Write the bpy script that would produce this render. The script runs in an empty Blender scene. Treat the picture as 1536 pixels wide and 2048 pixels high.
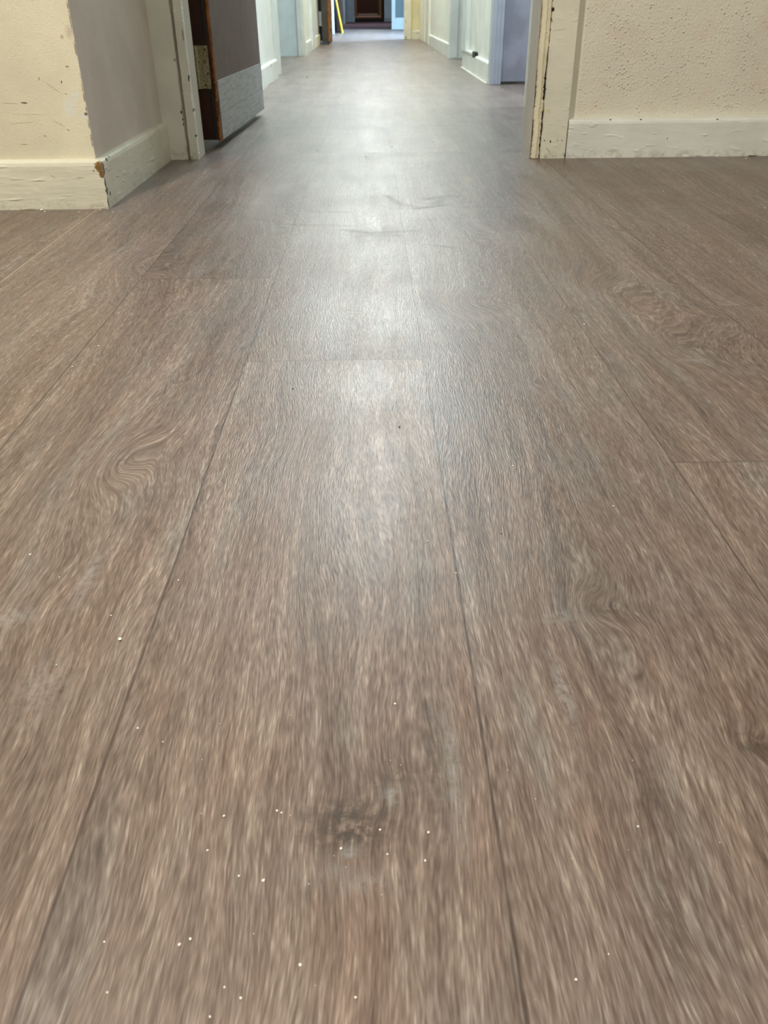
import bpy, bmesh, math, random
from mathutils import Vector, Matrix

# ------------------------------------------------------------------ camera, world, lights, exposure
scene = bpy.context.scene
COL = scene.collection
FPX = 1645.17
RT = Vector((0.99983874, -0.01597171, -0.00821013))
UP = Vector((0.01536182, 0.52387043, 0.85165943))
FW = Vector((0.00930141, 0.85164821, -0.5240313))
CAM = Vector((0, 0, .36))
cd = bpy.data.cameras.new('camera')
cd.sensor_fit = 'VERTICAL'; cd.sensor_height = 34.6; cd.lens = FPX / 2048 * 34.6
cd.clip_start = .02; cd.clip_end = 200
cd.dof.use_dof = True; cd.dof.focus_distance = .85; cd.dof.aperture_fstop = 20
cam = bpy.data.objects.new('camera', cd); COL.objects.link(cam)
cam.matrix_world = Matrix(((RT.x, UP.x, -FW.x, CAM.x), (RT.y, UP.y, -FW.y, CAM.y), (RT.z, UP.z, -FW.z, CAM.z), (0, 0, 0, 1)))
scene.camera = cam
scene.view_settings.view_transform = 'Standard'
scene.view_settings.look = 'None'
scene.view_settings.gamma = 1
scene.view_settings.use_curve_mapping = False
scene.view_settings.exposure = 0.95
scene.cycles.max_bounces = 7; scene.cycles.diffuse_bounces = 4; scene.cycles.glossy_bounces = 3
scene.cycles.caustics_reflective = False; scene.cycles.caustics_refractive = False

world = bpy.data.worlds.new('daylight'); scene.world = world; world.use_nodes = True
bg = world.node_tree.nodes['Background']
bg.inputs['Color'].default_value = (.72, .82, 1.0, 1); bg.inputs['Strength'].default_value = .55

def area(name, loc, size, power, color, target=None, sy=None):
    d = bpy.data.lights.new(name, 'AREA'); d.energy = power; d.color = color
    d.shape = 'RECTANGLE'; d.size = size; d.size_y = sy or size
    o = bpy.data.objects.new(name, d); COL.objects.link(o); o.location = loc
    if target is not None:
        o.rotation_euler = (Vector(target) - Vector(loc)).to_track_quat('-Z', 'Y').to_euler()
    return o
WARM = (1, .93, .82); COOL = (.80, .95, 1.0); SKY = (.66, .79, 1.0)
area('lobby_ceiling_light', (-.98, .30, 2.40), .12, 39, WARM)
area('lobby_rear_fill', (1.2, -.5, 2.40), 1.2, 20, (.97, .99, .95))  # added unseen fill that lifts the right wall
area('corridor_ceiling_light', (.04, 5.0, 2.42), .8, 37, COOL, sy=2.6)
area('corridor_ceiling_light', (.04, 8.2, 2.42), .5, 36, (.90, 1.0, .97), sy=2.4)
area('corridor_ceiling_light', (.04, 11.6, 2.42), .3, 24, (1, .93, .82), sy=1.3)
area('side_room_window_light', (2.3, 4.1, 1.5), 1.1, 24, SKY, (.3, 4.2, .2))
area('side_room_window_light', (2.0, 13.4, 1.5), 1.2, 330, (.42, .66, 1.0), (.0, 13.2, 0))
area('end_lobby_fill', (0, 21, 2.4), 1.0, 20, (.8, .9, 1))  # unseen fill put in to brighten the far end wall and door
area('end_passage_fill', (-.02, 39, 2.4), .7, 34, (1, .9, .75), sy=5)  # added lamp, unseen, so the end door does not render black

# ------------------------------------------------------------------ helpers
rnd = random.Random(7)
def floor_at(px, py, z=0.0):
    d = RT * ((px - 768) / FPX) - UP * ((py - 1024) / FPX) + FW
    return CAM + d * ((z - CAM.z) / d.z)

class NT:
    def __init__(s, name, rough=.5):
        s.m = bpy.data.materials.new(name); s.m.use_nodes = True
        s.t = s.m.node_tree; s.b = s.t.nodes['Principled BSDF']; s.b.inputs['Roughness'].default_value = rough
        s.L = s.t.links
        s.pos = s.n('ShaderNodeNewGeometry').outputs['Position']
    def n(s, kind, **kw):
        x = s.t.nodes.new(kind)
        for k, v in kw.items(): setattr(x, k, v)
        return x
    def put(s, sock, v):
        if hasattr(v, 'is_linked'): s.L.new(v, sock)
        elif isinstance(v, (tuple, list)) and len(v) == 3 and sock.type == 'RGBA': sock.default_value = (*v, 1)
        else: sock.default_value = v
    def ma(s, op, a, b=None, c=None, clamp=False):
        x = s.n('ShaderNodeMath', operation=op, use_clamp=clamp)
        s.put(x.inputs[0], a)
        if b is not None: s.put(x.inputs[1], b)
        if c is not None: s.put(x.inputs[2], c)
        return x.outputs[0]
    def noise(s, vec, scale=1, detail=2, rough=.5, dist=0):
        x = s.n('ShaderNodeTexNoise'); s.put(x.inputs['Vector'], vec)
        x.inputs['Scale'].default_value = scale; x.inputs['Detail'].default_value = detail
        x.inputs['Roughness'].default_value = rough; x.inputs['Distortion'].default_value = dist
        return x.outputs['Fac']
    def sep(s, v):
        x = s.n('ShaderNodeSeparateXYZ'); s.put(x.inputs[0], v); return x.outputs
    def comb(s, a, b, c=0.0):
        x = s.n('ShaderNodeCombineXYZ')
        for i, v in enumerate((a, b, c)): s.put(x.inputs[i], v)
        return x.outputs[0]
    def rng(s, v, a, b, c=0.0, d=1.0, smooth=True):
        x = s.n('ShaderNodeMapRange', interpolation_type='SMOOTHSTEP' if smooth else 'LINEAR')
        s.put(x.inputs['Value'], v)
        for k, q in (('From Min', a), ('From Max', b), ('To Min', c), ('To Max', d)): s.put(x.inputs[k], q)
        return x.outputs['Result']
    def mix(s, f, a, b, mode='MIX'):
        x = s.n('ShaderNodeMix', data_type='RGBA', blend_type=mode)
        s.put(x.inputs[0], f); s.put(x.inputs[6], a); s.put(x.inputs[7], b)
        return x.outputs[2]
    def attr(s, name, out='Fac'):
        return s.n('ShaderNodeAttribute', attribute_name=name).outputs[out]
    def blob(s, loc, size, rot=(0, 0, 0), vec=None):
        """gaussian spot in world space"""
        m = s.n('ShaderNodeMapping', vector_type='TEXTURE'); s.put(m.inputs['Vector'], vec or s.pos)
        m.inputs['Location'].default_value = loc; m.inputs['Rotation'].default_value = rot; m.inputs['Scale'].default_value = size
        d = s.n('ShaderNodeVectorMath', operation='DOT_PRODUCT'); s.L.new(m.outputs[0], d.inputs[0]); s.L.new(m.outputs[0], d.inputs[1])
        return s.ma('EXPONENT', s.ma('MULTIPLY', d.outputs['Value'], -1.0))
    def bump(s, h, dist, strength=1.0, chain=None):
        x = s.n('ShaderNodeBump'); x.inputs['Distance'].default_value = dist; x.inputs['Strength'].default_value = strength
        s.put(x.inputs['Height'], h)
        if chain is not None: s.L.new(chain, x.inputs['Normal'])
        return x.outputs[0]
    def done(s, color, rough=None, normal=None, **kw):
        s.put(s.b.inputs['Base Color'], color)
        if rough is not None: s.put(s.b.inputs['Roughness'], rough)
        if normal is not None: s.L.new(normal, s.b.inputs['Normal'])
        for k, v in kw.items(): s.put(s.b.inputs[k.replace('_', ' ')], v)
        return s.m

def link(name, bm, mat, parent=None, structure=False, smooth=False):
    me = bpy.data.meshes.new(name)
    bm.normal_update(); bm.to_mesh(me); bm.free()
    if smooth:
        for p in me.polygons: p.use_smooth = True
    me.materials.append(mat)
    o = bpy.data.objects.new(name, me); COL.objects.link(o)
    if parent is not None: o.parent = parent
    if structure: o['kind'] = 'structure'
    return o

def add_box(bm, x0, x1, y0, y1, z0, z1, bevel=0.0, seg=2):
    r = bmesh.ops.create_cube(bm, size=1)
    vs = r['verts']
    for v in vs:
        v.co.x = x0 + (v.co.x + .5) * (x1 - x0); v.co.y = y0 + (v.co.y + .5) * (y1 - y0); v.co.z = z0 + (v.co.z + .5) * (z1 - z0)
    if bevel:
        es = list({e for v in vs for e in v.link_edges})
        bmesh.ops.bevel(bm, geom=es, offset=bevel, segments=seg, affect='EDGES', profile=.6)
    return bm

def box(name, dims, mat, bevel=0.0, parent=None, structure=True):
    return link(name, add_box(bmesh.new(), *dims, bevel=bevel), mat, parent, structure)

def prism(name, outline, z0, z1, mat, zs=None, jitter=None, parent=None, structure=True):
    """vertical prism from an XY outline; jitter = {corner index: amplitude} roughens that arris along z"""
    bm = bmesh.new(); rings = []
    n = max(2, int((z1 - z0) / .004)) if jitter else 2
    rr = random.Random(hash(round(outline[0][0] * 1000)) & 255)
    walk = {k: 0 for k in (jitter or {})}
    for i in range(n):
        z = z0 + (z1 - z0) * i / (n - 1); ring = []
        for k, (x, y) in enumerate(outline):
            dx = 0
            if jitter and k in jitter:
                walk[k] = walk[k] * .8 + rr.uniform(-1, 1) * jitter[k] * .6
                dx = walk[k] + (jitter[k] * rr.uniform(.3, 1.4) * (1 if rr.random() < .10 else 0))
            ring.append(bm.verts.new((x + dx, y, z)))
        rings.append(ring)
    m = len(outline)
    for a, b in zip(rings, rings[1:]):
        for k in range(m): bm.faces.new((a[k], a[(k + 1) % m], b[(k + 1) % m], b[k]))
    bm.faces.new(rings[0][::-1]); bm.faces.new(rings[-1])
    bmesh.ops.recalc_face_normals(bm, faces=bm.faces)
    return link(name, bm, mat, parent, structure)

# ------------------------------------------------------------------ materials
def plaster(name, col, scale, dist, rough=.6, blobs=(), smooth_x=None, vary=.06, edge_x=None, pink=.25):
    s = NT(name, rough)
    big = s.noise(s.pos, 6, 3)
    c = s.mix(s.rng(big, .35, .65), tuple(x * (1 - vary) for x in col), tuple(min(1, x * (1 + vary)) for x in col))
    pk = s.noise(s.pos, 11, 2, .6)
    c = s.mix(s.rng(pk, .5, .7, 0, pink), c, (col[0] * 1.0, col[1] * .88, col[2] * .84))
    fine = s.noise(s.pos, scale, 2, .6)
    lump = s.ma('POWER', s.rng(fine, .48, .80), 1.2)
    if smooth_x is not None:
        lump = s.ma('MULTIPLY', lump, s.rng(s.sep(s.pos)[0], smooth_x - .004, smooth_x + .004))
    wob = s.noise(s.pos, 170, 3, .7)
    for loc, size, rot, bc, lo, hi in blobs:
        g = s.ma('ADD', s.blob(loc, size, rot), s.ma('MULTIPLY', s.ma('SUBTRACT', wob, .5), .7))
        c = s.mix(s.rng(g, lo, hi), c, bc)
    if edge_x is not None:
        e = s.ma('MULTIPLY', s.rng(s.sep(s.pos)[0], edge_x - .0032, edge_x - .0004), s.rng(s.noise(s.pos, 70, 3, .7), .42, .58))
        c = s.mix(e, c, (.13, .10, .075))
    nrm = s.bump(s.noise(s.pos, 25, 3), .002, .5)
    if smooth_x is not None:
        grit = s.ma('MULTIPLY', s.noise(s.pos, 170, 5, .72), s.rng(s.sep(s.pos)[0], smooth_x - .004, smooth_x + .004))
        nrm = s.bump(grit, .0022, 1, nrm)
        vo = s.n('ShaderNodeTexVoronoi'); s.L.new(s.pos, vo.inputs['Vector']); vo.inputs['Scale'].default_value = 125
        amp = s.ma('MULTIPLY', s.ma('POWER', s.sep(vo.outputs['Color'])[0], 1.4), s.rng(s.noise(s.pos, 16, 2), .35, .6, .35, 1))
        dome = s.ma('MULTIPLY', s.rng(vo.outputs['Distance'], .0, .48, 1, 0), amp)
        nrm = s.bump(s.ma('MULTIPLY', dome, s.rng(s.sep(s.pos)[0], smooth_x - .004, smooth_x + .004)), .0027, 1, nrm)
    nrm = s.bump(lump, dist, 1, nrm)
    return s.done(c, rough, nrm)

def woodwork(name, col, rough=.32, blobs=(), ripple=(1, 1, 1), rdist=.0009, grime=.0, vary=.05, chipz=None):
    s = NT(name, rough)
    big = s.noise(s.pos, 9, 3)
    c = s.mix(s.rng(big, .35, .65), tuple(x * (1 - vary) for x in col), tuple(min(1, x * (1 + vary)) for x in col))
    wob = s.noise(s.pos, 260, 3, .7)
    specks = s.noise(s.pos, 420, 2, .6)
    c = s.mix(s.rng(specks, .735, .76, 0, .65), c, (.12, .10, .07))
    if grime:
        z = s.sep(s.pos)[2]
        g = s.ma('MULTIPLY', s.rng(z, .0, .03, 1, 0), s.rng(s.noise(s.pos, 60, 3, .7), .48, .62))
        c = s.mix(s.ma('MULTIPLY', g, grime), c, (.20, .17, .11))
    for loc, size, rot, bc, lo, hi in blobs:
        g = s.ma('ADD', s.blob(loc, size, rot), s.ma('MULTIPLY', s.ma('SUBTRACT', wob, .5), 1.0))
        c = s.mix(s.rng(g, lo, hi), c, bc)
    mp = s.n('ShaderNodeMapping'); s.L.new(s.pos, mp.inputs['Vector']); mp.inputs['Scale'].default_value = ripple
    nrm = s.bump(s.noise(mp.outputs[0], 40, 3, .55), rdist * 2.2, 1)
    nrm = s.bump(s.rng(s.noise(mp.outputs[0], 75, 1, .5), .62, .75), rdist * .9, 1, nrm)
    return s.done(c, rough, nrm)

BLACK = (.018, .014, .010); BARE = (.20, .115, .035); SCUFF = (.30, .26, .19)
def front_marks():
    # dents and scratches of the cream wall end beside the opening, (x, z) on the plane y = 1.835
    Y = 1.835; o = []
    def m(px, py, sx, sz, rot, col, lo=.72, hi=.85):
        d = RT * ((px - 768) / FPX) - UP * ((py - 1024) / FPX) + FW
        p = CAM + d * (Y / d.y); o.append((p[:], (sx, .05, sz), (0, rot, 0), col, lo, hi))
    m(49, 206, .010, .0022, .1, (.16, .12, .09), .6, .7)
    m(20, 207, .024, .0009, .05, (.42, .34, .22), .5, .8)
    m(105, 175, .030, .0010, .62, (.45, .37, .25), .5, .8)
    m(132, 188, .004, .0012, .2, (.25, .2, .15), .5, .8)
    m(140, 214, .016, .022, 0, (.72, .72, .64), .5, .62)
    m(150, 192, .012, .010, 0, (.72, .72, .64), .5, .62)
    m(165, 232, .012, .006, 0, (.72, .72, .64), .5, .62)
    m(123, 164, .002, .005, .3, (.13, .09, .06), .6, .8)
    m(134, 133, .005, .0035, 0, (.40, .33, .24), .5, .8)
    m(124, 74, .005, .005, 0, (.52, .44, .33), .4, .9)
    m(138, 64, .012, .018, 0, (.58, .50, .40), .45, 1.1)
    m(78, 158, .003, .005, 0, (.40, .34, .26), .5, .9)
    m(60, 229, .06, .0012, .02, (.60, .50, .36), .5, .9)
    m(45, 246, .05, .0012, -.05, (.52, .44, .30), .5, .9)
    m(118, 247, .020, .0011, .5, (.46, .38, .26), .5, .9)
    m(136, 260, .006, .0014, .5, (.24, .19, .13), .5, .9)
    m(48, 289, .012, .0011, .05, (.30, .24, .16), .5, .9)
    m(90, 272, .006, .004, 0, (.52, .45, .33), .5, 1)
    m(172, 228, .006, .005, 0, (.18, .15, .12), .6, .8)
    m(178, 240, .005, .015, .2, (.66, .66, .62), .5, .7)
    return o

M = {}
M['wall_cream'] = plaster('cream_painted_plaster', (.70, .67, .52), 260, .0004, .5, front_marks(), edge_x=-.5678, pink=.08)
M['wall_return'] = plaster('shaded_cream_roller_plaster', (.63, .58, .53), 330, .0005, .55)  # same cream paint with the return's shade mixed into the colour
M['wall_rough'] = plaster('textured_cream_plaster', (.80, .77, .66), 150, .0004, .36, (), .556, .03, pink=.5)
M['wall_white'] = plaster('off_white_plaster', (.74, .74, .66), 200, .0007, .55)
M['wall_yellow'] = plaster('pale_yellow_plaster', (.80, .71, .42), 200, .0005, .55)
M['wall_blue'] = plaster('pale_blue_plaster', (.64, .74, .76), 200, .0004, .5)
M['ceiling'] = plaster('white_ceiling_paint', (.80, .80, .78), 90, .0005, .8)
def vm(px, py, Y, sx, sz, col, rot=0., lo=.62, hi=.75):
    d = RT * ((px - 768) / FPX) - UP * ((py - 1024) / FPX) + FW
    p = CAM + d * (Y / d.y); return (p[:], (sx, .05, sz), (0, rot, 0), col, lo, hi)
def vx(px, py, X, sy, sz, col, rot=0., lo=.62, hi=.75):
    d = RT * ((px - 768) / FPX) - UP * ((py - 1024) / FPX) + FW
    p = CAM + d * (X / d.x); return (p[:], (.05, sy, sz), (rot, 0, 0), col, lo, hi)
M['skirt_left'] = woodwork('cream_gloss_skirting_paint', (.67, .66, .55), .27, [
    ((-.5575, 1.824, .082), (.0115, .016, .0135), (0, 0, 0), BARE, .42, .52),
    ((-.5555, 1.824, .068), (.0060, .010, .009), (0, .5, 0), BARE, .42, .52),
    ((-.5535, 1.833, .078), (.005, .0055, .017), (0, 0, 0), BLACK, .55, .65),
    ((-.5535, 1.826, .050), (.0016, .006, .013), (0, 0, 0), BLACK, .45, .6),
    ((-.5535, 1.828, .035), (.0022, .009, .010), (0, 0, 0), BLACK, .45, .6),
    ((-.5535, 1.848, .026), (.01, .006, .006), (0, 0, 0), BLACK, .5, .65),
    ((-.5535, 1.823, .012), (.0014, .004, .014), (0, 0, 0), BLACK, .4, .6),
    ((-.5535, 1.868, .091), (.006, .012, .007), (0, 0, 0), BLACK, .62, .68),
    ((-.5535, 1.892, .094), (.006, .018, .005), (0, 0, 0), BLACK, .70, .74),
    ((-.572, 2.10, .102), (.003, .26, .004), (0, 0, 0), (.06, .05, .04), .98, 1.04),
    vm(187, 342, 1.821, .003, .0022, (.10, .07, .04)),
    vm(148, 402, 1.821, .006, .004, (.62, .60, .50), 0, .4, .8),
    vm(105, 353, 1.821, .010, .0014, (.45, .42, .34), .5),
    vm(60, 419, 1.821, .03, .002, SCUFF, 0, .5, .9),
    vm(160, 355, 1.821, .015, .0016, (.42, .39, .32), 0., .5, .9),
], (.22, .22, 1), .0011, grime=.25)
M['skirt_right'] = woodwork('white_gloss_skirting_paint', (.77, .79, .74), .34, [
    vm(1222, 240, 2.42, .005, .0026, BLACK), vm(1283, 239.5, 2.42, .005, .0022, BLACK), vm(1436, 239, 2.42, .006, .002, BLACK),
    vm(1335, 277, 2.42, .002, .004, (.3, .28, .2)), vm(1505, 312, 2.42, .022, .003, (.16, .10, .06), 0, .55, .8),
    vm(1225, 302, 2.42, .020, .006, (.60, .62, .58), 0, .4, .8), vm(1130, 312, 2.42, .004, .007, BLACK),
    vm(1398, 312, 2.42, .02, .0016, (.2, .15, .1), 0, .6, .9)], (.35, .35, 1), .0009, grime=.3)
M['frame_left'] = woodwork('white_gloss_frame_paint', (.70, .71, .64), .36, [
    vm(362, 225, 2.47, .0035, .006, BLACK), vm(365, 239, 2.47, .0022, .004, BLACK), vm(366, 249, 2.47, .0022, .004, BLACK),
    vm(349, 120, 2.47, .004, .006, (.25, .24, .2)), vm(377, 157, 2.47, .003, .014, BLACK, .12),
    vm(386, 221, 2.47, .003, .007, (.08, .07, .05)), vm(391, 272, 2.47, .0032, .005, BLACK), vm(365, 70, 2.47, .003, .02, SCUFF, 0, .5, .8),
    vm(375, 300, 2.47, .01, .02, (.55, .52, .36), 0, .5, 1.)], (.4, .4, 1), .0006, grime=.4)
M['frame_right'] = woodwork('chipped_cream_frame_paint', (.74, .73, .62), .36, [
    vm(1101, 283, 2.42, .0035, .006, (.05, .05, .03)), vm(1089, 281, 2.42, .003, .004, (.2, .19, .13)),
    vm(1115, 281, 2.42, .0025, .002, (.15, .14, .1)), vm(1124, 281, 2.42, .0025, .002, (.15, .14, .1)),
    vm(1139, 219, 2.42, .0024, .004, BLACK), vm(1130, 311, 2.42, .004, .006, BLACK),
    vm(1097, 222, 2.42, .008, .008, (.70, .64, .36), 0, .45, .9), vm(1107, 18, 2.42, .004, .008, BLACK, 0, .6, .7),
    vm(1104, 42, 2.42, .0025, .005, (.25, .2, .1)), vm(1118, 60, 2.42, .03, .001, (.4, .4, .33), -.1),
    vm(1096, 300, 2.42, .012, .002, (.35, .33, .22), .8, .5, .9)], (.5, .5, 1), .0005, grime=.5)
M['strip_cream'] = woodwork('cream_stop_bead_paint', (.82, .77, .58), .4, (), (1, 1, .4), .0006, grime=.2)
M['lining_right'] = woodwork('dull_cream_lining_paint', (.56, .53, .45), .45, (), (1, 1, .3), .0004, grime=.2)
M['frame_far'] = woodwork('white_gloss_far_paint', (.72, .75, .72), .35, (), (1, 1, .3), .0004, grime=.35)
M['frame_yellow'] = woodwork('pale_yellow_gloss_paint', (.80, .75, .56), .38, [
    vm(812, 76, 11.8, .015, .04, SCUFF, 0, .6, .9), vm(812, 44, 11.8, .01, .02, SCUFF, 0, .6, .9), vm(836, 67, 11.8, .05, .01, SCUFF, 0, .5, .9)], (1, 1, .3), .0004, grime=.3)
M['skirt_far'] = woodwork('white_gloss_corridor_skirting_paint', (.70, .71, .64), .34, [
    vx(542, 131, -.544, .020, .009, (.16, .15, .12), 0, .3, .5), vx(557, 150, -.544, .05, .006, (.08, .08, .07), 0, .5, .6),
    vx(948, 103, .632, .05, .016, BLACK, 0, .35, .45), vx(540, 168, -.544, .3, .0022, BLACK, 0, .7, .8)], (1, 1, 1), .0005, grime=.35)  # the black spot on the right skirting paints the notch's shade
M['door_blue'] = woodwork('blue_grey_door_paint', (.27, .28, .33), .45, [
    ((.78, 4.87, .07), (.03, .05, .002), (0, 0, 0), (.22, .23, .28), .5, .9)], (1, 1, .3), .0004, vary=.12)
M['frame_blue'] = woodwork('pale_blue_frame_paint', (.41, .44, .49), .35, (), (1, 1, .3), .0003)
M['frame_teal'] = woodwork('grey_green_frame_paint', (.36, .41, .37), .4, (), (1, 1, .3), .0003)

def flat(name, col, rough=.5, metal=0., vscale=14, vary=.15, bump=0.):
    s = NT(name, rough)
    c = s.mix(s.rng(s.noise(s.pos, vscale, 3, .6), .35, .65), tuple(x * (1 - vary) for x in col), tuple(min(1, x * (1 + vary)) for x in col))
    nr = s.bump(s.noise(s.pos, 300, 2), bump, 1) if bump else None
    return s.done(c, rough, nr, Metallic=metal)
def door_face():
    s = NT('grey_brown_door_varnish', .5)
    mp = s.n('ShaderNodeMapping'); s.L.new(s.pos, mp.inputs['Vector']); mp.inputs['Scale'].default_value = (1, 1, .12)
    st = s.noise(mp.outputs[0], 130, 3, .65)
    c = s.mix(s.rng(st, .35, .68), (.110, .076, .058), (.165, .120, .093))
    c = s.mix(s.rng(s.noise(s.pos, 12, 3), .4, .7, 0, .6), c, (.135, .103, .080))
    c = s.mix(s.rng(s.noise(s.pos, 90, 2), .70, .74, 0, .5), c, (.05, .035, .03))
    return s.done(c, .6, s.bump(st, .0002, 1), Specular_IOR_Level=.25)
def orange_bead():
    s = NT('worn_orange_brown_bead', .35)
    mp = s.n('ShaderNodeMapping'); s.L.new(s.pos, mp.inputs['Vector']); mp.inputs['Scale'].default_value = (1, 1, .12)
    st = s.noise(mp.outputs[0], 160, 3, .65)
    c = s.mix(s.rng(st, .40, .62), (.10, .026, .007), (.33, .13, .03))
    z = s.sep(s.pos)[2]
    worn = s.ma('MULTIPLY', s.rng(z, .02, .10, 1, .15), s.rng(s.noise(s.pos, 70, 3, .7), .48, .62))
    c = s.mix(worn, c, (.40, .25, .09))
    c = s.mix(s.rng(s.noise(s.pos, 190, 2), .70, .72), c, (.6, .55, .42))
    return s.done(c, .3, s.bump(st, .0004, 1))
def kick():
    s = NT('scuffed_grey_kick_plate', .4)
    mp = s.n('ShaderNodeMapping'); s.L.new(s.pos, mp.inputs['Vector']); mp.inputs['Scale'].default_value = (1, .10, 1)
    st = s.noise(mp.outputs[0], 120, 4, .7)
    c = s.mix(s.rng(st, .35, .65), (.24, .25, .245), (.37, .38, .375))
    for z, w, k in ((.093, .0016, .75), (.064, .0012, .4), (.052, .0010, .5), (.028, .0012, .35), (.140, .0008, .25)):
        zz = s.ma('ADD', s.sep(s.pos)[2], s.ma('MULTIPLY', s.ma('SUBTRACT', s.noise(s.pos, 14, 3), .5), .006))
        l = s.rng(s.ma('ABSOLUTE', s.ma('SUBTRACT', zz, z)), 0, w * 1.6, k, 0)
        c = s.mix(l, c, (.12, .115, .11))
    c = s.mix(s.rng(s.noise(s.pos, 60, 3, .7), .60, .68, 0, .6), c, (.20, .20, .19))
    z = s.sep(s.pos)[2]
    c = s.mix(s.ma('MULTIPLY', s.rng(z, .01, .05, 1, 0), s.rng(s.noise(s.pos, 45, 3, .7), .45, .6)), c, (.16, .14, .12))
    return s.done(c, .42, s.bump(st, .0002, 1), Metallic=.15)
def brass():
    s = NT('paint_flecked_brass', .45)
    c = s.mix(s.rng(s.noise(s.pos, 260, 3, .7), .42, .58), (.24, .21, .10), (.42, .39, .26))
    return s.done(c, .45, s.bump(s.noise(s.pos, 400, 2), .0002, 1), Metallic=.25)
M['door_face'] = door_face(); M['bead'] = orange_bead(); M['kick'] = kick(); M['brass'] = brass()
M['door_dark'] = flat('dark_red_brown_door_edge', (.040, .014, .008), .4)
M['black'] = flat('black_rubber_strip', (.008, .007, .007), .6)
M['end_door'] = flat('deep_mahogany_door_varnish', (.085, .018, .009), .4)
M['end_frame'] = flat('brown_varnished_frame', (.20, .13, .07), .45)
M['carpet'] = flat('maroon_carpet_pile', (.115, .050, .060), .95, vscale=3, bump=.003)
M['carpet_brown'] = flat('red_brown_carpet_pile', (.15, .075, .060), .95, vscale=3, bump=.003)
M['silver'] = flat('dull_silver_threshold', (.6, .58, .58), .4, .6)
M['yellow'] = flat('yellow_plastic', (.72, .50, .015), .4, vary=.08)
M['bin'] = flat('black_bin_plastic', (.014, .013, .012), .5)
M['pale_card'] = flat('pale_grey_card', (.62, .64, .62), .6, vary=.05)
M['crumb'] = flat('white_paint_flake', (.88, .85, .74), .6, vscale=400)
M['grit'] = flat('dark_grit', (.02, .016, .012), .7, vscale=400)
M['wood_and_shade'] = flat('dark_wood_and_hole_shade', (.020, .016, .011), .8)  # near-black wood behind cracks; also paints the shade inside the notch
def glass():
    s = NT('dark_tinted_glass', .08)
    return s.done((.10, .14, .16), .1, None, Transmission_Weight=.35, IOR=1.45)
M['glass'] = glass()

# ------------------------------------------------------------------ floor
SEAMS = [  # x of each plank joint at y = 0 .. 3
    (-1.64, -1.64), (-1.43, -1.43), (-1.217, -1.217), (-1.004, -1.004), (-.791, -.793), (-.5755, -.582), (-.358, -.3665), (-.1555, -.1485), (.0595, .0585),
    (.277, .2625), (.489, .468), (.702, .680), (.915, .895), (1.128, 1.11), (1.34, 1.33), (1.553, 1.55), (1.765, 1.765)]
ENDS = {4: [.2], 5: [-.2], 6: [1.288], 7: [.933], 8: [-.25], 9: [.664], 10: [1.118], 11: [.5, 1.7]}
import numpy as np
KNOTS = [  # pixel on the photograph's floor, half width, half length, bend of the grain, turn
    (258, 918, .024, .050, .021, -.25), (225, 950, .050, .120, .018, -.1), (1215, 1215, .030, .022, .008, 0), (690, 1690, .022, .030, .005, .2), (775, 1600, .012, .018, -.004, 0),
    (1507, 1488, .010, .013, .006, 0), (1345, 690, .046, .100, .036, .25), (1215, 590, .050, .14, .050, .1), (560, 400, .055, .28, .060, .05), (480, 395, .05, .25, -.03, 0),
    (268, 530, .05, .10, .04, 0), (410, 546, .016, .024, .018, 0), (1070, 765, .007, .015, .009, 0), (940, 605, .045, .055, .036, 0), (60, 1240, .03, .05, .012, 0),
    (1115, 622, .02, .02, .016, 0), (1000, 480, .04, .09, -.03, 0), (870, 370, .05, .3, .035, 0), (1480, 640, .05, .1, -.03, 0), (560, 850, .03, .09, -.012, 0), (1330, 1800, .02, .06, .008, 0), (880, 1560, .014, .07, -.007, 0)]
DARK = [(258, 918, .018, .030, .35), (1215, 1222, .034, .013, .55), (1180, 1170, .013, .012, .35), (700, 1655, .024, .022, .95), (785, 1560, .018, .014, .6), (640, 1640, .014, .012, .6),
    (620, 1770, .010, .010, .4), (1507, 1490, .010, .010, .95), (1470, 1460, .010, .012, .5), (1068, 765, .004, .011, .6), (1340, 690, .04, .05, .28), (1150, 622, .03, .006, .45), (410, 546, .014, .016, .35),
    (395, 565, .05, .05, .2), (960, 610, .03, .02, .30), (860, 612, .03, .02, .2), (560, 410, .03, .1, .2), (1210, 1225, .05, .006, .3), (880, 1545, .009, .06, .45), (1330, 1830, .012, .05, .35), (1290, 1560, .008, .03, .4), (700, 1720, .02, .014, .35)]
PALE = [(785, 1590, .004, .006, .6), (700, 1705, .006, .003, .6), (720, 1765, .02, .006, .28), (660, 1740, .02, .007, .2), (1130, 1235, .018, .008, .3), (20, 1235, .02, .012, .35), (90, 1370, .016, .03, .25), (1125, 1380, .004, .03, .5), (905, 1540, .004, .05, .35), (180, 1150, .006, .03, .4), (1385, 720, .02, .006, .35)]
def spots(X, Y, lst, turn=False, peak=False):
    out = np.zeros_like(X)
    for q in lst:
        p = floor_at(q[0], q[1]); u = X - p.x; v = Y - p.y
        if turn:
            c, s_ = math.cos(q[5]), math.sin(q[5]); u, v = u * c + v * s_, v * c - u * s_
        g = np.exp(-(u / q[2]) ** 2 - (v / q[3]) ** 2) * q[4]
        out = np.maximum(out, g) if peak else out + g
    return out
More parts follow.
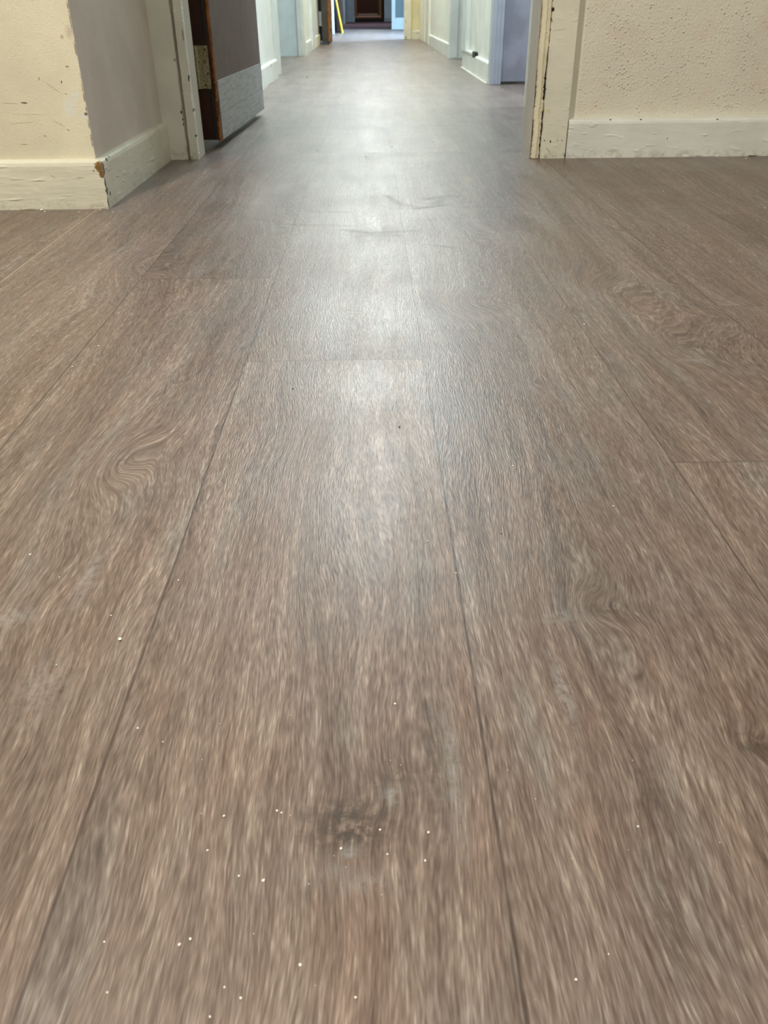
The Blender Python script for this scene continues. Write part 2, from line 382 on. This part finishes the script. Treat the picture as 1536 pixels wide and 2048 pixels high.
STROKES = [(775, 392, 800, 408, .008, .5), (795, 408, 850, 416, .007, .35), (835, 417, 890, 410, .010, .8), (855, 398, 900, 392, .014, .8), (872, 408, 888, 396, .014, .7), (600, 422, 690, 424, .007, .45),
    (560, 412, 640, 424, .008, .25), (470, 430, 560, 446, .008, .3), (560, 448, 700, 452, .006, .4), (690, 460, 740, 466, .009, .6), (730, 466, 830, 462, .010, .4), (720, 472, 800, 470, .006, .3),
    (880, 492, 905, 495, .005, .7), (930, 414, 1010, 414, .008, .3), (1000, 420, 1090, 422, .01, .2), (780, 310, 830, 314, .03, .2), (640, 350, 720, 358, .03, .12), (830, 440, 960, 436, .008, .15),
    (360, 545, 405, 540, .003, .3), (1110, 626, 1140, 634, .004, .5)]
def strokes(X, Y):
    out = np.zeros_like(X)
    for x0, y0, x1, y1, w, k in STROKES:
        a, b = floor_at(x0, y0), floor_at(x1, y1); L = (b - a).length; dx, dy = (b.x - a.x) / L, (b.y - a.y) / L
        u = (X - a.x) * dx + (Y - a.y) * dy; v = -(X - a.x) * dy + (Y - a.y) * dx
        e = np.clip(np.maximum(-u, u - L), 0, None)
        out = np.maximum(out, np.exp(-(v / w) ** 2 - (e / .012) ** 2) * k)
    return out
YG = np.concatenate([np.arange(-2.2, .1, .3), np.arange(.12, .9, .0035), np.arange(.9, 1.5, .006), np.arange(1.5, 2.0, .004), np.arange(2.0, 3.0, .012), np.arange(3.2, 17.3, .5)])
V = []; F = []; A = {k: [] for k in ('plank_seed', 'd_left', 'd_right', 'd_near', 'd_far')}; nv = 0
for i in range(len(SEAMS) - 1):
    cuts = [-2.2] + sorted(ENDS.get(i, [rnd.uniform(-.6, 1.2)])) + [2.565]
    y = 2.565 + rnd.uniform(.5, 1.3)
    while y < 17.1: cuts.append(y); y += 1.27
    cuts.append(17.3)
    nx = 60 if 4 <= i <= 10 else 8
    for a, b in zip(cuts, cuts[1:]):
        seed = rnd.random()
        ys = np.unique(np.concatenate([[a, b], YG[(YG > a + 1e-4) & (YG < b - 1e-4)]]))
        if nx == 8: ys = ys[::6] if len(ys) > 12 else ys
        ys[-1] = b
        m = nx if a < 3 else 4
        t = np.linspace(0, 1, m + 1); k = np.clip(ys / 2.6, 0, 1)
        xl = SEAMS[i][0] + (SEAMS[i][1] - SEAMS[i][0]) * k; xr = SEAMS[i + 1][0] + (SEAMS[i + 1][1] - SEAMS[i + 1][0]) * k
        X = xl[:, None] + (xr - xl)[:, None] * t[None]; Yg = np.repeat(ys[:, None], m + 1, 1)
        V.append(np.stack([X.ravel(), Yg.ravel(), np.zeros(X.size)], 1))
        A['plank_seed'].append(np.full(X.size, seed)); A['d_left'].append((X - xl[:, None]).ravel()); A['d_right'].append((xr[:, None] - X).ravel())
        A['d_near'].append((Yg - a).ravel()); A['d_far'].append((b - Yg).ravel())
        r = np.arange(len(ys) - 1)[:, None] * (m + 1) + np.arange(m)[None] + nv
        F.append(np.stack([r, r + 1, r + m + 2, r + m + 1], -1).reshape(-1, 4)); nv += X.size
V = np.concatenate(V); F = np.concatenate(F)
me = bpy.data.meshes.new('floor')
me.vertices.add(len(V)); me.vertices.foreach_set('co', V.astype(np.float32).ravel())
me.loops.add(F.size); me.loops.foreach_set('vertex_index', F.astype(np.int32).ravel())
me.polygons.add(len(F)); me.polygons.foreach_set('loop_start', (np.arange(len(F)) * 4).astype(np.int32))
me.update(calc_edges=True)
A = {k: np.concatenate(v) for k, v in A.items()}
A['bend'] = spots(V[:, 0], V[:, 1], KNOTS, True)
A['core'] = spots(V[:, 0], V[:, 1], [(*q[:4], 1, q[5]) for q in KNOTS if q[2] < .032], True, True)
A['dark_print'] = spots(V[:, 0], V[:, 1], DARK, peak=True); A['pale_print'] = spots(V[:, 0], V[:, 1], PALE, peak=True)
A['scuff'] = strokes(V[:, 0], V[:, 1])
for k, v in A.items():
    me.attributes.new(k, 'FLOAT', 'POINT').data.foreach_set('value', v.astype(np.float32))

def floor_mat():
    s = NT('embossed_oak_vinyl_plank', .4)
    P = s.sep(s.pos); X, Y = P[0], P[1]; seed = s.attr('plank_seed')
    # the knots' own long-range noise everywhere else
    lo = s.noise(s.comb(s.ma('MULTIPLY_ADD', seed, 7.3, s.ma('MULTIPLY', X, 7)), s.ma('MULTIPLY', Y, 1.8), seed), 1, 2, .5)
    phi = s.ma('MULTIPLY_ADD', s.ma('SUBTRACT', lo, .5), .075, X)
    mid = s.noise(s.comb(s.ma('MULTIPLY', X, 38), s.ma('MULTIPLY', Y, 11), seed), 1, 2, .5)
    phi = s.ma('MULTIPLY_ADD', s.ma('SUBTRACT', mid, .5), .006, phi)
    phi = s.ma('ADD', phi, s.attr('bend')); core = s.attr('core')
    so = s.ma('MULTIPLY', seed, 40)
    phs = s.ma('ADD', phi, so)
    def grain(fu, fv, det, dx=0):
        return s.noise(s.comb(s.ma('MULTIPLY', phs, fu), s.ma('MULTIPLY', Y, fv), s.ma('MULTIPLY_ADD', seed, 9.1, dx)), 1, det, .6)
    g1 = grain(1050, 85, 1); g2 = grain(420, 30, 1, 3); g3 = grain(120, 4.5, 1, 5); g4 = grain(21, 1.8, 0, 8)
    ring = s.ma('SINE', s.ma('MULTIPLY', phi, 900))
    v = s.ma('MULTIPLY', s.ma('SUBTRACT', g1, .5), 1.0)
    v = s.ma('MULTIPLY_ADD', s.ma('SUBTRACT', g2, .5), .65, v)
    v = s.ma('MULTIPLY_ADD', s.ma('SUBTRACT', g3, .5), .52, v)
    v = s.ma('MULTIPLY_ADD', s.ma('SUBTRACT', g4, .5), .32, v)
    v = s.ma('MULTIPLY_ADD', s.ma('MULTIPLY', ring, core), .10, v)
    ramp = s.n('ShaderNodeValToRGB'); s.L.new(s.ma('MULTIPLY_ADD', v, .88, .515), ramp.inputs[0])
    e = ramp.color_ramp.elements
    e[0].position = .10; e[0].color = (.058, .039, .030, 1); e[1].position = .95; e[1].color = (.350, .292, .246, 1)
    for pos, c in ((.36, (.110, .077, .061)), (.52, (.147, .108, .087)), (.68, (.200, .154, .127))):
        q = e.new(pos); q.color = (*c, 1)
    c = ramp.outputs[0]
    # cooler, greyer print patches and redder ones
    hue = s.noise(s.comb(s.ma('MULTIPLY', phs, 26), s.ma('MULTIPLY', Y, 7), seed), 1, 2, .55)
    c = s.mix(s.rng(hue, .50, .72, 0, .55), c, s.mix(1.0, c, (.86, 1.02, 1.10), 'MULTIPLY'))
    c = s.mix(s.rng(hue, .30, .50, .30, 0), c, s.mix(1.0, c, (1.10, .93, .84), 'MULTIPLY'))
    tone = s.rng(s.noise(s.comb(s.ma('MULTIPLY', seed, 31), seed), 3, 0), .3, .7, .93, 1.07)
    c = s.mix(1.0, c, s.comb(tone, tone, tone), 'MULTIPLY')
    # knots: dark, mottled
    mot = s.noise(s.pos, 150, 4, .7)
    c = s.mix(s.ma('MULTIPLY', s.attr('dark_print'), s.rng(mot, .34, .60)), c, (.045, .036, .030))
    c = s.mix(s.ma('MULTIPLY', s.attr('pale_print'), s.rng(mot, .38, .58)), c, (.32, .32, .31))
    # joints
    dl = s.ma('MINIMUM', s.attr('d_left'), s.attr('d_right')); de = s.ma('MINIMUM', s.attr('d_near'), s.attr('d_far'))
    wv = s.noise(s.pos, 60, 2)
    jl = s.rng(dl, .0003, .0014, .85, 0); je = s.rng(de, .0006, .0022, .5, 0)
    j = s.ma('MAXIMUM', jl, je)
    c = s.mix(s.ma('MULTIPLY', j, s.rng(wv, .3, .6, .7, 1)), c, (.045, .030, .025))
    # shoe scuffs on the surface
    scuff = s.attr('scuff')
    c = s.mix(s.ma('MULTIPLY', scuff, s.rng(s.noise(s.pos, 90, 3, .7), .3, .55, .5, 1)), c, (.085, .072, .062))
    # a pale scratch line left along one joint
    h = s.n('ShaderNodeVectorMath', operation='LENGTH')
    fl = s.ma('MULTIPLY', s.rng(s.attr('d_left'), .0, .0036, .85, 0), s.rng(s.ma('ABSOLUTE', s.ma('ADD', X, .578)), .010, .012, 1, 0))
    fl = s.ma('MULTIPLY', fl, s.rng(Y, 1.10, 1.25, 0, 1))
    c = s.mix(fl, c, (.48, .38, .28))
    # glitter of the wear layer, painted as pale dots in the base colour
    wn = s.n('ShaderNodeTexVoronoi'); s.L.new(s.pos, wn.inputs['Vector']); wn.inputs['Scale'].default_value = 170; wn.inputs['Randomness'].default_value = 1
    spark = s.ma('MULTIPLY', s.rng(wn.outputs['Distance'], .03, .07, 1, 0), s.rng(s.sep(wn.outputs['Color'])[0], .90, .93))
    c = s.mix(s.ma('MULTIPLY', spark, .7), c, (.75, .68, .60))
    hgt = s.ma('MULTIPLY_ADD', g2, .6, g1)
    nrm = s.bump(hgt, .00045, .55)
    rough = s.ma('ADD', s.rng(s.noise(s.pos, 5, 3), .3, .7, .33, .40), s.ma('MULTIPLY', scuff, .15))
    return s.done(c, rough, nrm, Specular_IOR_Level=.55)
me.materials.append(floor_mat())
o = bpy.data.objects.new('floor', me); COL.objects.link(o); o['kind'] = 'structure'
box('floor', (-1.64, 1.765, -2.2, 50, -.08, -.004), M['wood_and_shade'])
box('floor', (-2.6, -1.64, -2.2, 17.3, -.08, 0), flat('brown_vinyl_room_floor', (.21, .15, .11), .45))
box('floor', (1.765, 2.8, -2.2, 17.3, -.08, 0), flat('brown_vinyl_side_floor', (.21, .15, .11), .45))
box('floor', (-1.64, 2.8, 17.3, 24.9, -.02, .010), M['carpet'])
box('floor', (-1.64, 2.8, 24.9, 50, -.02, .008), M['carpet_brown'])

# ------------------------------------------------------------------ room shell
H = 2.45
box('ceiling', (-2.6, 2.8, -2.2, 50, H, H + .1), M['ceiling'])
# lobby end walls each side of the opening
box('wall_left_front', (-2.6, -.5678, 1.835, 2.0, 0, H), M['wall_cream'])
box('wall_left_return', (-.80, -.567, 1.8352, 2.55, 0, H), M['wall_return'])
box('wall_right_front', (.50, 2.8, 2.452, 2.60, 0, H), M['wall_rough'])
box('wall_left_lobby', (-2.7, -2.6, -2.2, 1.835, 0, H), M['wall_cream'])
box('wall_right_lobby', (2.8, 2.9, -2.2, 2.44, 0, H), M['wall_rough'])
box('wall_back_lobby', (-2.6, 2.8, -2.3, -2.2, 0, H), M['wall_cream'])
box('wall_over_opening', (-.7, .6, 2.46, 2.56, 2.04, H), M['wall_white'])

def skirting(name, pts, h, mat, t=.018, z0=0.0, lean=.002):
    """skirting board following a polyline of its face line; the wall lies to the left of travel"""
    bm = bmesh.new()
    prof = [(0, 0), (0, h - .011), (.0015, h - .005), (.0055, h - .001), (.011, h), (t + .004, h + lean), (t + .004, 0)]
    rings = []
    for i, p in enumerate(pts):
        p = Vector(p); d0 = (p - Vector(pts[i - 1])).normalized() if i else None
        d1 = (Vector(pts[i + 1]) - p).normalized() if i + 1 < len(pts) else None
        n0 = Vector((-d0.y, d0.x)) if d0 else None; n1 = Vector((-d1.y, d1.x)) if d1 else None
        if n0 is None: n = n1
        elif n1 is None: n = n0
        else: n = (n0 + n1) / (1 + n0.dot(n1))
        rings.append([bm.verts.new((p.x + n.x * o, p.y + n.y * o, z0 + z)) for o, z in prof])
    k = len(prof)
    for a, b in zip(rings, rings[1:]):
        for j in range(k): bm.faces.new((a[j], a[(j + 1) % k], b[(j + 1) % k], b[j]))
    bm.faces.new(rings[0]); bm.faces.new(rings[-1][::-1])
    bmesh.ops.recalc_face_normals(bm, faces=bm.faces)
    return link(name, bm, mat, structure=True)

skirting('baseboard_left', [(-2.6, 1.821), (-.5535, 1.821), (-.5535, 2.474)], .096, M['skirt_left'])
skirting('baseboard_right', [(.5335, 2.421), (2.8, 2.421)], .096, M['skirt_right'], t=.030)

# left door frame across the corridor: architrave, sunk step, stop, lining
prism('trim_1', [(-.575, 2.472), (-.509, 2.472), (-.5085, 2.492), (-.575, 2.492)], 0, 2.1, M['frame_left'], jitter={1: .0011})
prism('trim_2', [(-.510, 2.488), (-.498, 2.488), (-.498, 2.55), (-.510, 2.55)], 0, 2.1, M['lining_right'])
prism('trim_3', [(-.5005, 2.474), (-.479, 2.474), (-.479, 2.50), (-.5005, 2.50)], 0, 2.1, M['frame_left'], jitter={1: .0014, 0: .0006})
prism('trim_4', [(-.505, 2.500), (-.4785, 2.500), (-.4785, 2.575), (-.505, 2.575)], 0, 2.1, M['lining_right'])
box('trim_5', (-.66, -.5, 2.555, 2.66, 0, 2.1), M['door_dark'])
# right door frame
box('trim_6', (.4378, .529, 2.434, 2.545, 0, 2.1), M['wood_and_shade'])
prism('trim_7', [(.4632, 2.421), (.5305, 2.421), (.5305, 2.46), (.4650, 2.46)], .0, 2.1, M['frame_right'], jitter={0: .0014})
bm = bmesh.new()
rr = random.Random(3); rings = []; w0 = 0; w1 = 0
for i in range(500):
    z = .001 + 2.1 * (i / 499) ** 1.0 if i else .001
    w0 = w0 * .7 + rr.uniform(-.5, .5) * .0009; w1 = w1 * .7 + rr.uniform(-.5, .5) * .0004
    gr = .0045 if .14 < z < .215 else .0032 if .02 < z < .115 else .0022 if (z * 5) % 1 < .3 else .0007
    gl = .0024 if .125 < z < .175 or .03 < z < .095 else .0014 if (z * 7) % 1 < .5 else .0003
    x0 = .4368 + abs(w0) * .6 + gl * rr.uniform(.45, 1.2); x1 = .4634 + w1 * .5 - gr * rr.uniform(.6, 1.15)
    ring = [(x0, 2.431), (x0 + .001, 2.4215), (x0 + .004, 2.419), (x0 + .0115, 2.419), (x0 + .0145, 2.4225), (x1 - .0015, 2.4265), (x1, 2.432)]
    rings.append([bm.verts.new((x, y, z)) for x, y in ring])
for a, b in zip(rings, rings[1:]):
    for j in range(7): bm.faces.new((a[j], a[(j + 1) % 7], b[(j + 1) % 7], b[j]))
bm.faces.new(rings[0]); bm.faces.new(rings[-1]); bmesh.ops.recalc_face_normals(bm, faces=bm.faces)
link('trim_8', bm, M['strip_cream'], structure=True)
box('trim_9', (.4335, .4378, 2.436, 2.545, 0, 2.1), M['lining_right'])
box('trim_10', (-.57, .53, 2.43, 2.56, 2.04, 2.12), M['frame_right'])

# ------------------------------------------------------------------ corridor, left side
LX, RX = -.56, .648
box('wall_left', (-.72, LX, 2.66, 5.56, 0, H), M['wall_white'])
skirting('baseboard_left_corridor', [(-.544, 2.70), (-.544, 5.55)], .098, M['skirt_far'])
box('trim_11', (-.70, -.552, 5.54, 5.86, 0, 2.1), M['frame_far'], .003)
box('wall_left_alcove', (-2.6, -.602, 8.03, 8.2, 0, H), M['wall_blue'])
box('trim_12', (-.603, -.558, 8.012, 8.2, 0, 2.1), M['frame_far'], .003)
box('trim_13', (-.560, -.545, 8.024, 8.2, 0, 2.1), M['wall_white'], .002)
box('wall_left_middle', (-.72, LX, 8.2, 10.75, 0, H), M['wall_white'])
skirting('baseboard_left_middle', [(-.544, 8.20), (-.544, 9.0)], .096, M['skirt_far'])
box('trim_14', (-.70, -.552, 8.98, 9.75, 0, 2.1), M['frame_far'], .003)
box('trim_15', (-.64, -.532, 9.02, 9.35, 0, 2.1), M['frame_far'], .004)
skirting('baseboard_left_far', [(-.546, 9.75), (-.546, 10.70)], .096, M['frame_yellow'])
box('wall_left_dark_room', (-2.6, -2.5, 2.66, 17.3, 0, H), M['wall_white'])
box('wall_left_dark_return', (-2.6, -.56, 14.6, 14.75, 0, H), M['door_dark'])
box('trim_16', (-.62, -.532, 14.60, 14.75, 0, 2.1), M['frame_far'], .003)
box('trim_17', (-.60, -.50, 15.1, 15.3, 0, 2.1), M['black'])
box('wall_left_end', (-.80, -.36, 24.75, 25.0, 0, H), M['frame_blue'])
box('wall_left_beyond', (-.72, LX, 15.3, 24.75, 0, H), M['wall_blue'])

# ------------------------------------------------------------------ corridor, right side
box('trim_18', (.632, .70, 3.68, 3.76, 0, 2.1), M['lining_right'], .002)
box('trim_19', (.640, .70, 3.60, 3.70, 0, 2.1), M['lining_right'], .002)
box('wall_right_near', (.648, .78, 2.60, 3.66, 0, H), M['wall_white'])
box('trim_20', (.630, .648, 4.852, 4.95, 0, 2.1), M['frame_blue'], .003)
box('trim_21', (.646, .668, 4.862, 4.97, 0, 2.1), M['frame_blue'], .003)
box('trim_22', (.666, .690, 4.874, 4.97, 0, 2.1), M['frame_blue'], .003)
box('wall_right_middle', (RX, .78, 4.95, 6.30, 0, H), M['wall_white'])
# skirting on the middle wall; a dark box paints the shaded notch in its top
skirting('baseboard_right_middle', [(.630, 6.36), (.630, 4.952)], .100, M['skirt_far'], lean=.001)
box('notch_shade', (.6285, .650, 5.60, 5.74, .088, .120), M['wood_and_shade'], .004)
box('trim_35', (.6275, .655, 5.74, 6.12, .096, .112), M['skirt_far'], .003)
box('trim_36', (.6185, .632, 4.96, 6.36, 0, .002), M['lining_right'], .0008)
box('trim_23', (.622, .70, 6.10, 6.37, .10, 2.1), M['frame_far'], .003)
box('wall_right_side_room', (.74, 2.8, 7.42, 7.55, 0, H), M['wall_white'])
box('trim_24', (.630, .690, 7.385, 7.5, 0, 2.1), M['frame_far'], .003)
box('trim_25', (.690, .745, 7.40, 7.52, 0, 2.1), M['frame_far'], .003)
box('trim_26', (.685, .700, 7.392, 7.50, 0, 2.1), M['skirt_far'], .003)
box('wall_right_far', (RX, .78, 7.5, 11.85, 0, H), M['wall_white'])
skirting('baseboard_right_far', [(.632, 10.02), (.632, 7.39)], .098, M['skirt_far'])
box('trim_27', (.624, .70, 10.02, 10.45, 0, 2.1), M['wall_rough'], .004)
box('trim_28', (.628, .70, 10.9, 11.82, 0, 2.1), M['frame_yellow'], .004)
box('trim_29', (.436, .524, 11.80, 11.95, 0, 2.1), M['frame_yellow'], .005)
box('wall_right_nib', (.52, .68, 11.85, 11.98, 0, H), M['wall_yellow'])
skirting('baseboard_right_nib', [(.524, 11.825), (.668, 11.825)], .098, M['frame_yellow'])
box('wall_right_beyond', (RX, .78, 16.6, 24.9, 0, H), M['wall_blue'])
box('wall_right_end', (.405, 1.2, 24.95, 25.1, 0, H), M['wall_blue'])
skirting('baseboard_right_end', [(.41, 24.92), (1.2, 24.92)], .09, M['frame_blue'])
# narrow far passage and its end door
box('wall_end_left', (-.62, -.50, 25.0, 44.9, 0, H), M['end_frame'])
box('wall_end_right', (.46, .58, 25.1, 44.9, 0, H), M['end_frame'])
box('trim_30', (-.95, -.83, 44.9, 45.05, 0, 2.1), M['end_frame'])
box('trim_31', (.41, .56, 44.9, 45.05, 0, 2.1), M['end_frame'])
box('trim_32', (-.83, .41, 44.8, 44.98, 0, .06), M['silver'])
box('wall_end', (-2, 2, 45.12, 45.3, 0, H), M['wall_cream'])
# side rooms: far walls so the openings do not look out on nothing
box('wall_right_outer', (2.7, 2.8, 2.6, 25, 0, H), M['wall_white'])
box('wall_side_room', (.78, 2.7, 5.4, 5.5, 0, H), M['wall_white'])

def thing(name, loc=(0, 0, 0), rz=0., structure=False):
    o = bpy.data.objects.new(name, None); COL.objects.link(o); o.location = loc; o.rotation_euler = (0, 0, rz)
    if structure: o['kind'] = 'structure'
    return o
def part(name, dims, mat, root, bevel=0.):
    return box(name, dims, mat, bevel, root, False)

# ------------------------------------------------------------------ door_1: brown leaf held open along the left wall
# local frame: x = across the leaf (0 = corridor face, negative = towards wall), y = from hinge edge away
d1 = thing('door_1', (-.4455, 2.700, 0), math.atan2(-.030, .86), True)
part('leaf', (-.044, -.001, .004, .875, .021, 2.03), M['door_face'], d1)
part('leaf_edge', (-.064, -.009, .0, .006, .021, 2.03), M['door_dark'], d1)
bmz = bmesh.new(); n = 12; rings = []
for z in (.018, 2.03):
    rings.append([bmz.verts.new((-.006 + .0062 * math.cos(a), .004 + .0065 * math.sin(a), z)) for a in [2 * math.pi * k / n for k in range(n)]])
for k in range(n): bmz.faces.new((rings[0][k], rings[0][(k + 1) % n], rings[1][(k + 1) % n], rings[1][k]))
bmz.faces.new(rings[0]); bmz.faces.new(rings[1]); bmesh.ops.recalc_face_normals(bmz, faces=bmz.faces)
link('edge_bead', bmz, M['bead'], d1, smooth=False)
part('seal_strip', (-.0225, -.0155, -.0022, .002, .021, .152), M['black'], d1, .0008)
part('seal_strip', (-.0245, -.0185, -.0022, .002, .276, 2.0), M['black'], d1, .0008)
part('kick_plate', (-.001, .0012, .012, .872, .021, .178), M['kick'], d1, .0004)
hg = part('hinge', (-.046, -.0165, -.0035, .001, .158, .268), M['brass'], d1, .0008)
for hx, hz in ((-.024, .258), (-.030, .228), (-.0215, .197), (-.032, .168)):
    b = bmesh.new(); bmesh.ops.create_cone(b, segments=16, radius1=.0042, radius2=.0035, depth=.002, cap_ends=True)
    bmesh.ops.rotate(b, verts=b.verts, matrix=Matrix.Rotation(math.pi / 2, 3, 'X'))
    add_box(b, -.0030, .0030, -.0014, -.0009, -.0004, .0004)
    bmesh.ops.translate(b, verts=b.verts, vec=(hx, -.0040, hz))
    link('screw', b, flat('dull_brass_screw', (.22, .16, .06), .4, .6) if 'screwm' not in M else M['screwm'], hg)
b = bmesh.new(); bmesh.ops.create_cone(b, segments=14, radius1=.006, radius2=.006, depth=.110, cap_ends=True)
bmesh.ops.translate(b, verts=b.verts, vec=(-.050, -.006, .213)); link('knuckle', b, M['brass'], hg, smooth=False)

# door_2: blue-grey leaf opened back into the side room on the right
d2 = thing('door_2', (.69, 4.905, 0), 0, True)
part('leaf', (.002, .80, 0, .04, .012, 2.03), M['door_blue'], d2, .002)
# door_3: brown leaf further down on the left
d3 = thing('door_3', (-.448, 10.55, 0), 0, True)
part('leaf', (-.040, .006, .01, .85, .02, 2.03), M['door_face'], d3)
part('leaf_edge', (-.002, .040, .0, .012, .02, 2.03), M['bead'], d3, .004)
part('leaf_edge', (-.072, -.002, .0, .03, .02, 2.03), flat('olive_brown_gap_shade', (.045, .036, .022), .5), d3, .003)  # dark strip painting the shaded gap and stop beside the leaf
# door_4: dark leaf beyond the yellow pole
d4 = thing('door_4', (-.50, 15.32, 0), 0, True)
part('leaf', (-.03, .075, 0, .85, .02, 2.03), M['door_dark'], d4, .003)
# door_5: mahogany door at the very end
d5 = thing('door_5', (-.83, 45.0, 0), 0, True)
part('leaf', (0, 1.24, 0, .05, .06, 2.1), M['end_door'], d5)
# door_6: glazed grey-green leaf on the right
d6 = thing('door_6', (.392, 16.45, 0), 0, True)
part('stile', (0, .062, 0, .045, .01, 2.03), M['frame_teal'], d6, .003)
part('stile', (.24, .40, 0, .045, .01, 2.03), M['frame_teal'], d6, .003)
part('bottom_rail', (.062, .24, .002, .043, .01, .185), M['frame_teal'], d6, .003)
part('glass_pane', (.062, .24, .018, .024, .185, 2.0), M['glass'], d6)
box('trim_33', (.62, .66, 16.50, 16.6, 0, 2.1), M['black'])

# ------------------------------------------------------------------ loose things in the corridor
pl = thing('leaning_pole', (-.420, 15.05, 0)); pl['label'] = 'bright yellow pole leaning beside the dark door far down the corridor on the left'; pl['category'] = 'pole'
b = bmesh.new(); bmesh.ops.create_cone(b, segments=16, radius1=.017, radius2=.017, depth=1.34, cap_ends=True)
bmesh.ops.translate(b, verts=b.verts, vec=(0, 0, .685))
o = link('shaft', b, M['yellow'], pl, smooth=False)
b = bmesh.new(); bmesh.ops.create_cone(b, segments=16, radius1=.021, radius2=.019, depth=.05, cap_ends=True)
bmesh.ops.translate(b, verts=b.verts, vec=(0, 0, .025)); link('foot', b, M['yellow'], pl)
pl.rotation_euler = (0, math.radians(-11), 0)

bn = thing('waste_bin', (-.62, 11.75, 0)); bn['label'] = 'black bin with a pale patch behind the brown door down the left side'; bn['category'] = 'bin'
b = bmesh.new(); add_box(b, -.13, .13, -.11, .11, 0, .62, .012)
for v in b.verts: v.co.x *= .82 + .18 * v.co.z / .62; v.co.y *= .82 + .18 * v.co.z / .62
link('bin_body', b, M['bin'], bn)
part('bin_lid', (-.14, .14, -.12, .12, .62, .66), M['bin'], bn, .01)
b = add_box(bmesh.new(), -.02, .062, -.125, -.117, .16, .31, .001)
bmesh.ops.rotate(b, verts=b.verts, matrix=Matrix.Rotation(.12, 3, 'Y')); lb = link('pale_patch', b, M['pale_card'], bn); lb['label'] = 'pale grey patch'

# ------------------------------------------------------------------ crumbs of paint and grit on the floor
def crumb_bm(seed, r):
    q = random.Random(seed); b = bmesh.new(); bmesh.ops.create_icosphere(b, subdivisions=1, radius=r)
    for v in b.verts:
        v.co *= q.uniform(.65, 1.2); v.co.z *= .55
    lo = min(v.co.z for v in b.verts)
    for v in b.verts: v.co.z -= lo
    return b
CRUMBS = [  # pixel, radius in px at that depth
    (240, 1280, 4.5), (60, 1110, 2.6), (119, 1155, 1.6), (276, 1457, 2.6), (222, 1232, 2), (113, 1330, 1.8), (357, 1161, 1.8), (326, 1484, 1.8), (448, 1633, 2.6), (554, 1622, 2.6), (563, 1626, 2.2),
    (415, 1701, 2.5), (478, 1753, 2.6), (527, 1762, 3.8), (682, 1698, 2.8), (760, 1660, 2.6), (857, 1666, 3), (775, 1709, 2.4), (850, 1722, 2.4), (359, 1890, 3.8), (381, 1879, 3), (209, 1884, 2.2),
    (600, 1931, 3.6), (449, 1975, 2.6), (482, 1997, 2.8), (215, 1985, 2.2), (711, 1996, 3), (420, 2034, 3), (1152, 1960, 3), (1276, 1653, 2.4), (1217, 1909, 2), (790, 1408, 2.6), (1227, 1013, 2), (912, 1146, 1.8), (855, 1083, 1.6),
    (1168, 649, 2.2), (145, 735, 2.2), (197, 692, 1.8), (190, 731, 1.5), (581, 516, 2), (566, 535, 1.8), (732, 314, 1.5), (634, 301, 1.8), (784, 294, 1.8), (868, 285, 1.6), (1326, 383, 1.8), (1530, 417, 1.8), (477, 877, 1.8), (1025, 932, 1.6),
    (83, 421, 3.4), (158, 425, 1.8), (201, 421, 2), (226, 425, 1.6), (869, 106, 1.8), (1492, 318, 2.0), (90, 424, 2.2)]
protos = []
for k in range(4):
    me = bpy.data.meshes.new('paint_crumb'); b = crumb_bm(k, 1.0); b.to_mesh(me); b.free(); me.materials.append(M['crumb']); protos.append(me)
for k, (px, py, r) in enumerate(CRUMBS):
    p = floor_at(px, py); depth = (p - CAM).dot(FW); s_ = r * 1.0 * depth / FPX
    o = bpy.data.objects.new('paint_crumb', protos[k % 4]); COL.objects.link(o)
    o.location = p; o.scale = (s_, s_, s_); o.rotation_euler = (0, 0, k * 1.7); o['category'] = 'crumb'
    if k == 0:
        o['label'] = 'largest white paint crumb lying alone on the left part of the plank floor'
    elif k == 49:
        o['label'] = 'white paint crumb against the foot of the left cream skirting board'
    elif k == 53:
        o['label'] = 'pale crumb near the right skirting far down the corridor'
    else:
        o['label'] = 'tiny white speck of paint lying on the wood-look floor'; o['group'] = 'tiny pale crumbs on the floor'
gm = bpy.data.meshes.new('dark_grit'); b = crumb_bm(9, 1.0); b.to_mesh(gm); b.free(); gm.materials.append(M['grit'])
for k, (px, py, r, lab) in enumerate([(799, 855, 2.6, 'dark speck of grit beside the middle plank joint'), (586, 778, 2, 'dark grit speck below the short joint of the centre plank'),
        (1003, 1068, 2, 'dark grit speck on the plank right of the long middle joint'), (614, 155, 1.6, 'dark speck on the floor in front of the pale blue panel')]):
    p = floor_at(px, py); depth = (p - CAM).dot(FW); s_ = r * depth / FPX
    o = bpy.data.objects.new('grit_speck', gm); COL.objects.link(o); o.location = p; o.scale = (s_,) * 3; o['label'] = lab; o['category'] = 'grit'
